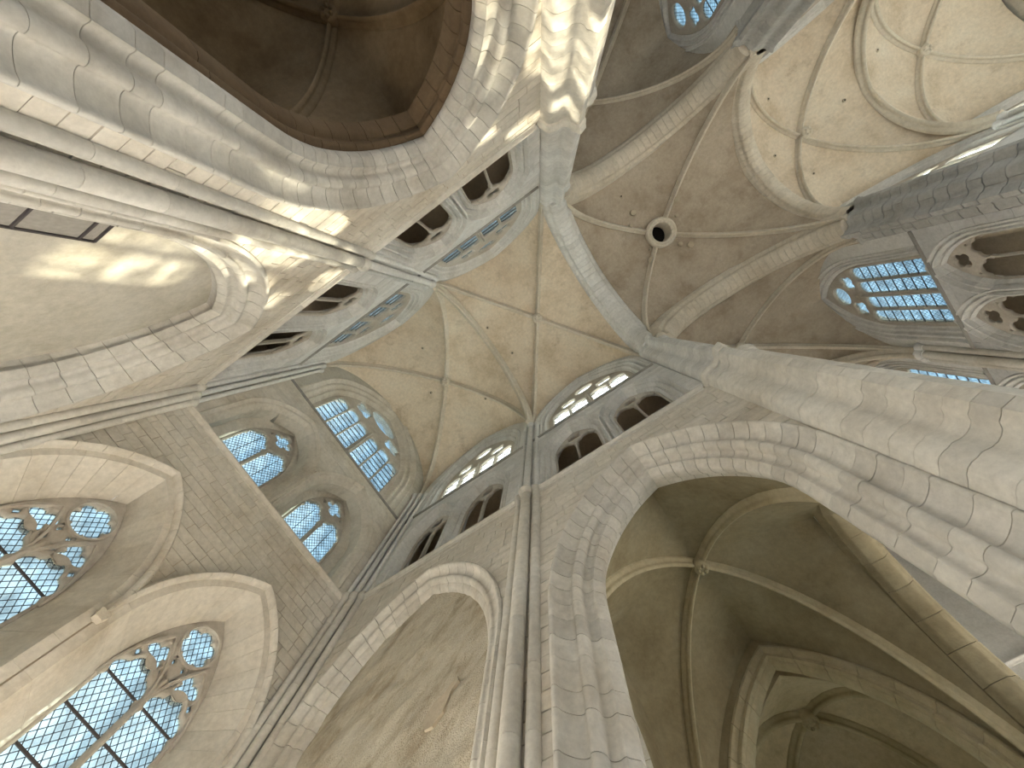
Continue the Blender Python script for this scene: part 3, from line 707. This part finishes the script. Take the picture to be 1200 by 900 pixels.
def pier(x, y, label, z0, hd=.5, blocks=False, M_PIER=M_PIER, M_UP=M_UP):
    t = thing('crossing_pier', label, 'pier', (x, y, ZF))
    lofted([pier_ring(x, y, 1, ZF), pier_ring(x, y, 1, z0 - .01)], 'lower_drums', M_PIER, t)
    z = z0
    while z < Z1 - .3:
        zn = min(z + hd * rnd.uniform(.75, 1.3), Z1 - .24)
        if Z1 - .24 - zn < .2: zn = Z1 - .24
        k = 1 + rnd.uniform(-.004, .004)
        if blocks:
            pier_blocks(x, y, k, z, zn, t, M_PIER); z = zn; continue
        lofted([pier_ring(x, y, k * .997, z + .005), pier_ring(x, y, k, z + .016), pier_ring(x, y, k, zn - .016), pier_ring(x, y, k * .997, zn - .005)], 'drum', M_PIER, t); z = zn
    if blocks: lofted([pier_ring(x, y, .83, z0 - .01), pier_ring(x, y, .83, ZC)], 'pier_heart', M_MORT, t)
    lofted([pier_ring(x, y, q, Z1 + dz) for q, dz in ((1, -.25), (1.05, -.23), (1.06, -.14), (1.11, -.06), (1.125, .02), (1.10, .09), (1.0, .13), (.94, .2))], 'ring_moulding', M_PIER, t)
    z = Z1 + .2
    while z < ZC - .3:
        zn = min(z + .62 * rnd.uniform(.8, 1.25), ZC - .2)
        if ZC - .2 - zn < .2: zn = ZC - .2
        if blocks:
            pier_blocks(x, y, .93, z, zn, t, M_PIER); z = zn; continue
        lofted([pier_ring(x, y, .93, z + .004), pier_ring(x, y, .93, zn - .004)], 'upper_drum', M_UP, t); z = zn
    lofted([pier_ring(x, y, q, ZC + dz) for q, dz in ((.93, -.26), (.97, -.2), (.955, -.14), (1.0, -.05), (1.02, 0), (1.01, .08), (.95, .13))], 'capital', M_UP, t)
    lofted([pier_ring(x, y, .93, ZC + .12), pier_ring(x, y, .86, ZC + .9), pier_ring(x, y, .8, ZC + 2.2), pier_ring(x, y, .7, ZC + 6)], 'springer', M_UP, t)
pier(PX, -PY, 'undulating crossing pier lit by sun, at the top middle', 5.0)
pier(PX, PY, 'huge undulating crossing pier running off the right edge beside the open aisle arch', 3.0)
pier(FX, -PY, 'far crossing pier with wavy capital at the top edge', 14.0, .5, False, M_GREY, M_GREY)
pier(FX, PY, 'far crossing pier of grey coursed stone at the right edge', 10.0, .46, True, M_GREY, M_GREY)

# ---- crossing arches
CX = [(1.25, -.80), (.60, -.80), (.54, -.74), (.46, -.73), (.38, -.66), (.36, -.56), (.28, -.50), (.18, -.50), (.10, -.44), (.07, -.34), (.03, -.24), (.0, -.12)]
CX = CX + [(r, -d) for r, d in reversed(CX)]
mx = (PX + FX) / 2
for fr, lab, side in ((Fr((PX, 0, 0), (0, 1, 0), (1, 0, 0)), 'broad pale crossing arch nearest the camera, left of the round vault hole', 'near'), (Fr((FX - .3, 0, 0), (0, 1, 0), (1, 0, 0)), 'broad crossing arch beyond the round vault hole, framing the far vaults', 'far'),
                      (Fr((mx, -PY + .3, 0), (1, 0, 0), (0, -1, 0)), 'broad crossing arch at the top, above the round vault hole', 'north'), (Fr((mx, PY - .3, 0), (1, 0, 0), (0, 1, 0)), 'broad crossing arch on the right, below the round vault hole', 'south')):
    op = Op(0, 4.35 if side in ('near', 'far') else mx - PX - 1.25, ZC + .1, 28.0, ZC)
    t = thing('crossing_arch', lab, 'arch', fr(0, 0, ZC)); pr = P(op, [(r, d * (.78 if side == 'far' else 1)) for r, d in CX])
    arch_pieces(fr, pr, t, M_RIB if side != 'near' else M_UP, 20, sub=2)
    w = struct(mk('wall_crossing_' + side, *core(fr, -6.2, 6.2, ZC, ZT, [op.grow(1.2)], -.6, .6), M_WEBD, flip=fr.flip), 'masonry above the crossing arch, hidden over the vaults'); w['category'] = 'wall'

# ---- high vaults
VB = 29.4
vault('rib_vault', 'plastered rib vault bay next to the end wall', X0 - .1, X1, -5.1, 5.1, ZC, VB, 28.7, 28.9, M_WEB, M_RIB)
vault('rib_vault', 'plastered rib vault bay directly overhead, next to the crossing', X1, PX - .7, -5.1, 5.1, ZC, VB, 28.7, 28.9, M_WEB, M_RIB)
def rib_arch(name, label, p0, p1, zs, apex, prof, mat):
    mxp = ((p0[0] + p1[0]) / 2, (p0[1] + p1[1]) / 2); a = math.dist(p0, p1) / 2
    t = thing(name, label, 'arch', (*mxp, zs)); o = Op(0, a, zs, apex, zs)
    for e in (p0, p1):
        path = []
        for i in range(19):
            s, z = o.pt(1, i / 18); q = max(0, s / a); path.append((mxp[0] + (e[0] - mxp[0]) * q, mxp[1] + (e[1] - mxp[1]) * q, z))
        sweep(path, prof, 'rib', mat, t)
    return t
rib_arch('transverse_arch', 'slim transverse arch dividing the two near vault bays', (X1, -4.85), (X1, 4.85), ZC, 28.75, rib_prof(.22, .42), M_RIB)
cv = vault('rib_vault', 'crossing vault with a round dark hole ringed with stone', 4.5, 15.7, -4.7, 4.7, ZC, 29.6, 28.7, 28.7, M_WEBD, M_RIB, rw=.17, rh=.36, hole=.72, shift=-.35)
OX = 9.75
def tor(rs): return [circ(OX, 0, r, z, 32) for r, z in rs]
V, F = [], []
sec = [(.98, 29.6), (.98, 29.12), (.93, 29.05), (.86, 29.02), (.80, 29.05), (.76, 29.10), (.70, 29.08), (.62, 29.10), (.60, 29.2), (.60, 30.6), (.98, 30.6)]
for i in range(36):
    for r, z in sec: V.append((OX + r * math.cos(i * math.pi / 18), r * math.sin(i * math.pi / 18), z))
n = len(sec)
for i in range(36):
    for j in range(n): F.append((i * n + j, i * n + (j + 1) % n, ((i + 1) % 36) * n + (j + 1) % n, ((i + 1) % 36) * n + j))
mk('hole_ring', V, F, M_RIB, cv, smooth=True)
lofted([circ(OX, 0, .7, 30.55, 24), circ(OX, 0, .7, 30.65, 24)], 'hole_lid', M_DARK, cv)
for i in range(16):
    an = i * math.pi / 8; x, y = OX + .69 * math.cos(an), .69 * math.sin(an)
    lofted([circ(x, y, .035, 29.02, 8), circ(x, y, .06, 29.05, 8), circ(x, y, .06, 29.12, 8)], 'carved_knob', M_RIB, cv)
for x, y, r in ((8.35, -1.5, .12), (8.9, -2.1, .18), (8.3, 1.1, .18), (11.1, -.35, .10), (8.6, 0.5, .08), (10.4, 1.35, .13), (10.9, 1.75, .20), (11.6, -1.2, .17)):
    # rose-shaped vent stones
    rr = math.hypot((x - OX) / 4.6, y / 4.7); z = 29.36 - .55 * rr
    lofted([circ(x, y, r * .5, z - .03, 12), circ(x, y, r, z - .02, 12), circ(x, y, r * 1.1, z + .12, 12)], 'vent_stone', M_MORT, cv)
FAR = (16.45, 23.7, 31.8)
for i in range(2):
    vault('rib_vault', ('plastered rib vault bay just beyond the crossing, at the top right', 'farthest plastered rib vault bay, in the top right corner')[i], FAR[i], FAR[i + 1], -5.1, 5.1, ZC, VB, 28.7, 28.9, M_WEB, M_RIB, rw=.18, shift=-.35 if i == 0 else 0)
rib_arch('transverse_arch', 'slim transverse arch between the two far vault bays at the top right', (FAR[1], -4.85), (FAR[1], 4.85), ZC, 28.75, rib_prof(.24, .46), M_RIB)

# ---- small vent stones in the webs, set against the plaster by a plumb line
bpy.context.view_layer.update(); dg = bpy.context.evaluated_depsgraph_get()
VAULTS = [o for o in COL.objects if o.get('category') == 'vault']
for x, y in ((-8.06, -2.89), (-3.3, -1.4), (-9.5, .06), (1.39, -1.92), (-2.9, 1.0), (-6.3, 2.6), (19.04, -3.0), (17.87, .1), (19.3, 2.4), (22.6, -.27), (8.74, -3.4), (12.4, 2.3), (25.3, -1.6)):
    hit, loc, nrm, idx, ob, mtx = S.ray_cast(dg, (x, y, 26), (0, 0, 1), distance=9)
    if hit and ob.name.startswith('web'):
        z = loc.z - EYE
        lofted([circ(x, y, .03, z - .05, 10), circ(x, y, .10, z - .04, 10), circ(x, y, .13, z + .10, 10)], 'vent_stone', M_MORT, ob.parent)
        lofted([circ(x, y, .045, z - .06, 8), circ(x, y, .05, z + .02, 8)], 'vent_hole', M_DARK, ob.parent)  # solid dark plug painted for the shade inside the hole

# ---- far transept walls, plainer: they stand behind the far piers
for sg, nm, lab in ((-1, 'wall_far_left', 'side wall beyond the crossing, mostly hidden at the top'), (1, 'wall_far_right', 'side wall beyond the crossing, edge-on at the right')):
    fr = Fr((0, sg * 5, 0), (1, 0, 0), (0, sg, 0))
    cs = [(FAR[0] + FAR[1]) / 2, (FAR[1] + FAR[2]) / 2]
    lo = [Op(c, 2.4, 7.9, 11.9, ZF) for c in cs]; cl = [Op(c, 2.7, 23.2, 27.7, Z2 + .12) for c in cs]; to = [o for c in cs for o in tri_ops(c)]
    w = struct(mk(nm, *core(fr, FX + .6, 33, ZF, Z1, lo, 0, 1.9), M_WALL, flip=fr.flip), lab); w['category'] = 'wall'
    mk('triforium_wall', *core(fr, FX + .6, 33, Z1, Z2, to, 0, .6), M_UP, w, flip=fr.flip); mk('clerestory_wall', *core(fr, FX + .6, 33, Z2, ZT, [o.grow(.7) for o in cl], 0, 1.0), M_UP, w, flip=fr.flip)
    mk('passage_wall', *merge(box(fr, FX, 33, 2.2, 2.5, Z1 - .3, Z2 + .6), box(fr, FX, 33, .9, 2.5, Z2 + .35, Z2 + .6)), M_MORT, w)
    for o, q in zip(cl, ('nearer', 'farther')): clerestory(fr, o, 'upper window of the %s far bay, on the %s beyond the crossing' % (q, 'top side' if sg < 0 else 'right side'), zh=23.9, foilz=(1.25, 25.2, .54), circ_=(26.4, .62, .6), hw=.52, sp_=1.2, cc=1.3, lead=.4, glass=M_CLEAR)
    shafts('shafts on the far wall %s beyond the crossing' % ('at the top' if sg < 0 else 'at the right'), [(FAR[1] - .36, sg * 4.93, .15), (FAR[1], sg * 4.78, .20), (FAR[1] + .36, sg * 4.93, .15)], seg=5)
    slab('aisle_roof', FX, 33, *sorted((sg * 6.5, sg * 12.5)), 13.3, 13.6, M_WOOD, w)
fr = Fr((32, 0, 0), (0, 1, 0), (1, 0, 0)); eo = [Op(0, 3.6, 22.5, 28.2, 2.0)]
w = struct(mk('wall_far_end', *core(fr, -5.5, 5.5, ZF, ZT, eo, 0, 1.2), M_WALL, flip=fr.flip), 'far end wall with one great pointed opening'); w['category'] = 'wall'
t = window_root('great window arch of the far end wall, in the top right corner', fr(0, .5, 2)); arch_pieces(fr, P(eo[0], [(.1, -.02), (0, .1), (-.1, .12), (-.2, .3), (-.3, .35), (-.4, .5), (-.4, .7), (.1, .7)]), t, M_ARCH, 12, name='arch_stone')
jamb_pieces(fr, P(eo[0], [(.1, -.02), (0, .1), (-.1, .12), (-.2, .3), (-.3, .35), (-.4, .5), (-.4, .7), (.1, .7)]), t, M_ARCH, 2, 22.5, 3)
ow = Op(0, 3.3, 22.5, 27.7, 2.1)
fill_window(fr, t, ow, [round_light(-2.3 + 1.53 * k, .62, 2.3, (22.6, 23.6, 23.6, 22.6)[k]) for k in range(4)] + [oval(0, 25.6, 1.0, .9)], .6, .26, .06, lead=.5, glass=M_CLEAR)

# ---- the two arms of the nave beyond the crossing
for sg, q, L in ((1, 'right', 27), (-1, 'top', 20)):
    fr = Fr((NX, 0, 0), (0, 1, 0), (1, 0, 0)); fn = Fr((PX + .2, 0, 0), (0, 1, 0), (-1, 0, 0))
    ys = [6.2, 13, 20, 27][:4 if sg > 0 else 3]
    rng = sorted((sg * 6.2, sg * ys[-1])); cs = [sg * (a + b) / 2 for a, b in zip(ys, ys[1:])]
    lo = [Op(c, 2.3, 7.9, 11.9, ZF) for c in cs]
    to = [Op(c + k * 1.42, 1.05, 17.9, 20.0, Z1 + .08) for c in cs for k in (-1, 1)]
    cl = [Op(c, 1.95, 24.5, 28.75, Z2 + .12) for c in cs]
    w = struct(mk('wall_nave_far_' + q, *core(fr, *rng, ZF, Z1, lo, 0, 1.9), M_WALL, flip=fr.flip), 'grey nave wall across the crossing on the %s side' % q); w['category'] = 'wall'
    mk('triforium_wall', *core(fr, *rng, Z1, Z2, [o.grow(.55) for o in to], .03, .6), M_MORT, w, flip=fr.flip); mk('clerestory_wall', *core(fr, *rng, Z2, ZT, [o.grow(.7) for o in cl], 0, 1.0), M_UP, w, flip=fr.flip)
    if sg > 0: stones(fr, 6.2, 14.2, Z1 + .1, Z2 - .02, [o.grow(.55) for o in to], w, M_GREYW, h=.45, lmin=.6, lmax=1.2, gap=.008)
    else: mk('plaster_face', *core(fr, *rng, Z1, Z2, [o.grow(.55) for o in to], 0, .03), M_UP, w, flip=fr.flip)
    mk('passage_wall', *merge(box(fr, *rng, 2.2, 2.5, Z1 - .3, Z2 + .6), box(fr, *rng, .9, 2.5, Z2 + .35, Z2 + .6)), M_MORT, w)
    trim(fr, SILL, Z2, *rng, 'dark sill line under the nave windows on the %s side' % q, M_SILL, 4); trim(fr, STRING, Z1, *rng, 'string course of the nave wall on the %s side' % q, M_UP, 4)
    for k, o in enumerate(sorted(to, key=lambda o: abs(o.c))[:3]): triforium(fr, o, 'dark gallery opening with pierced quatrefoil, %s from the far pier, %s nave wall' % (W4[k], q), 'gallery openings of the %s nave wall' % q, nst=5)
    for k, o in enumerate(sorted(cl, key=lambda o: abs(o.c))):
        clerestory(fr, o, ('tall blue four-light nave window on the right, beyond the crossing', 'blue sliver of a nave window behind a shaft at the right', 'last nave window down the right arm')[k] if sg > 0 else ('nave window cut by the top edge of the photo', 'farther nave window above the top edge')[k],
                   zh=25.3, foilz=(.88, 26.35, .48), circ_=(27.35, .62, .6), hw=.39, sp_=.9, cc=.95, bars=SB + [24.4, 24.95], lead=.16 if k == 0 else .4)
    nlo = [Op(sg * 9.55, 3.3, 7.4, 11.9, ZF)] + [Op(c + sg * .5, 2.2, 7.4, 11.4, ZF) for c in cs[1:]]; ncl = [Op(c, 1.95, 24.5, 28.4, Z2 + .12) for c in cs]
    wn = struct(mk('wall_nave_near_' + q, *core(fn, *rng, ZF, ZT, [o.grow(.5) for o in nlo], 0, .9), M_UP, flip=fn.flip), 'nave wall on the near side of the crossing, %s arm' % q); wn['category'] = 'wall'
    for k in range(len(ys) - 1):
        y0, y1 = sorted((sg * (ys[k] - (.3 if k == 0 else 0)), sg * ys[k + 1]))
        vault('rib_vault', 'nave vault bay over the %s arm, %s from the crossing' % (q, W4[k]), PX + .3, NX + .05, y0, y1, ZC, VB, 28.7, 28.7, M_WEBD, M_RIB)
        if k: rib_arch('transverse_arch', 'nave transverse arch, %s from the crossing, %s arm' % (W4[k - 1], q), (PX + .4, sg * ys[k]), (NX - .1, sg * ys[k]), ZC, 28.6, rib_prof(.3, .5), M_RIB)
        if k: shafts('nave wall shafts beyond the crossing, %s, %s arm' % (W4[k - 1], q), [(NX - .05, sg * ys[k] - .36, .15), (NX - .18, sg * ys[k], .2), (NX - .05, sg * ys[k] + .36, .15)], ring=False, seg=6)
    # first bay: the arch between aisle and nave arm
    arcade('aisle_arch', 'deep moulded cross arch of the %s aisle, opening to the nave' % ('greenish' if sg > 0 else 'dark brown'), fn, nlo[0], [(.55, 0), (.55, -.02), (.48, -.05), (.42, -.02), (.36, .06), (.28, .10), (.22, .06), (.14, .08), (.10, .16), (.03, .22), (0, .3), (0, .62), (.03, .70), (.10, .74), (.14, .82), (.22, .84), (.28, .80), (.36, .84), (.42, .92), (.55, .94)], M_AISLE if sg > 0 else M_AISLE_L, 8, 3, 2)
we = struct(mk('wall_nave_end', *core(Fr((0, 27, 0), (1, 0, 0), (0, 1, 0)), PX - .6, FX + 1, ZF, ZT, [Op(mx, 1.5, 10, 13.5, 2.5)], 0, 1.0), M_UP), 'pale wall seen through the gap behind the greenish aisle arch'); we['category'] = 'wall'
for yy, o, sgn, lab in ((27, Op(mx, 1.5, 10, 13.5, 2.5), 1, 'two-light window low in the end wall of the right nave arm, out of sight'), (-20, Op(mx, 3, 14, 20, 4), -1, 'great window in the end wall of the top nave arm, out of sight')):
    fe = Fr((0, yy, 0), (1, 0, 0), (0, sgn, 0)); t = window_root(lab, fe(o.c, .4, o.zb)); n = 2 if sgn > 0 else 4; st = 2 * o.a / n
    fill_window(fe, t, o, [round_light(o.c - o.a + st * (k + .5), st * .40, o.zb + .1, o.zs - .3) for k in range(n)] + [oval(o.c, o.zs + (o.apex - o.zs) * .42, o.a * .4, o.a * .4)], .4, .24, .06, lead=.4)
struct(mk('wall_nave_top_end', *core(Fr((0, -20, 0), (1, 0, 0), (0, -1, 0)), PX - .6, FX + 1, ZF, ZT, [Op(mx, 3, 14, 20, 4)], 0, 1.0), M_UP), 'end wall of the top nave arm, out of sight')['category'] = 'wall'
trim(Fr((0, 27, 0), (1, 0, 0), (0, 1, 0)), STRING, 19.4, PX, FX, 'moulding on the pale wall behind the greenish aisle arch', M_UP, 4)

# ---- the aisles behind the two arcade arches
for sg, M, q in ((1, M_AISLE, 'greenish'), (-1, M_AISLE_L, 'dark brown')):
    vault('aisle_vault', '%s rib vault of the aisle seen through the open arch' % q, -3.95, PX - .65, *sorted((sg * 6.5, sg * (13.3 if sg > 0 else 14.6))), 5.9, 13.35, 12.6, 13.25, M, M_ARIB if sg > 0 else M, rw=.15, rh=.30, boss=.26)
    fx = Fr((-3.95, 0, 0), (0, 1, 0), (-1, 0, 0))
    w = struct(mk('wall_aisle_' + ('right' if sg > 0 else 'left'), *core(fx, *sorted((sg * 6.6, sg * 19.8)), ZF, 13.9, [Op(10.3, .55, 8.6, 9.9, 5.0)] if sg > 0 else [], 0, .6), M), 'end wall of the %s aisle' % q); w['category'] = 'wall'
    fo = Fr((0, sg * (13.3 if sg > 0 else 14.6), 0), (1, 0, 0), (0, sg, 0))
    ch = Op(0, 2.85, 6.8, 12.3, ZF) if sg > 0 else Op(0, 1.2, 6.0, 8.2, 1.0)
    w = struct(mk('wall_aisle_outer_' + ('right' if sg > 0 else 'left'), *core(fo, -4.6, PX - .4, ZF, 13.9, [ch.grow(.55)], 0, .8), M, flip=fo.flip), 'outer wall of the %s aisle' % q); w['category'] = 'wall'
    slab('aisle_roof', -4.6, PX + .2, *sorted((sg * 6.5, sg * 20)), 13.9, 14.2, M_WOOD, w)
    C2 = [(.55, 0), (.50, -.05), (.44, -.05), (.38, .02), (.33, .08), (.26, .08), (.22, .0), (.15, -.02), (.10, .03), (.10, .10), (.02, .16), (0, .22), (0, .42), (.3, .6), (.55, .8)]
    arcade('chapel_arch' if sg > 0 else 'aisle_window_arch', ('inner moulded arch leading from the greenish aisle to a side chapel' if sg > 0 else 'window arch in the outer wall of the dark brown aisle'), fo, ch, C2, M_ARIB if sg > 0 else M, 8, 2 if sg > 0 else 1.0, 1.5, floor=sg > 0)
    if sg > 0:
        t = window_root('small lancet glinting at the foot of the greenish aisle', fx(10.3, .3, 5)); o = Op(10.3, .45, 8.6, 9.8, 5.0)
        arch_pieces(fx, P(o, [(.2, -.05), (.1, -.05), (0, .2), (0, .5), (.2, .5)]), t, M_ARCH, 3, name='arch_stone', sub=4); jamb_pieces(fx, P(o, [(.2, -.05), (.1, -.05), (0, .2), (0, .5), (.2, .5)]), t, M_ARCH, 5, 8.6, 1.2)
        fill_window(fx, t, o, [round_light(10.3, .36, 5.1, 8.9, 1.4)], .4, .12, .03, lead=.18)
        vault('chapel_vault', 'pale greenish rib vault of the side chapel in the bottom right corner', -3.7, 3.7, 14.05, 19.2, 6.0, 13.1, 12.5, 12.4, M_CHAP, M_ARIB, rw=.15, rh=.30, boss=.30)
        for x in (-3.7, 3.7): struct(slab('wall_chapel_' + ('left' if x < 0 else 'right'), *sorted((x, x * 1.15)), 13.9, 19.8, ZF, 13.9, M_CHAP), 'side wall of the chapel behind the greenish aisle')['category'] = 'wall'
        fo = Fr((0, 19.2, 0), (1, 0, 0), (0, 1, 0)); o = Op(0, 2.4, 6.5, 10.6, 1.0)
        struct(mk('wall_chapel_outer', *core(fo, -4.4, 4.4, ZF, 13.9, [o], 0, .6), M_CHAP), 'outer wall of the side chapel')['category'] = 'wall'
        t = window_root('chapel window hidden below the pale greenish vault', fo(0, .3, 1))
        fill_window(fo, t, o, [round_light(-1.5 + k, .4, 1.2, 7.2) for k in range(4)] + [oval(0, 8.9, .7, .6)], .3, .24, .06, lead=.4)

# ---- boards leaning in the walled-up arch
t = thing('board_panel', 'grey wooden board panel with black iron straps, at the left edge', 'panel', FL(-5.5, .7, 4.6))
for za, zb in ((4.6, 5.2), (5.22, 6.04), (6.06, 6.98), (7.0, 7.24)): mk('board', *box(FL, -5.78, -5.20, .68, .79, za, zb), M_WOOD, t)
for z in (5.21, 6.05, 6.99, 7.25): mk('iron_strap', *box(FL, -5.80, -5.20, .65, .70, z - .022, z + .022), M_IRON, t)
mk('iron_edge', *box(FL, -5.815, -5.775, .65, .70, 4.6, 7.25), M_IRON, t)
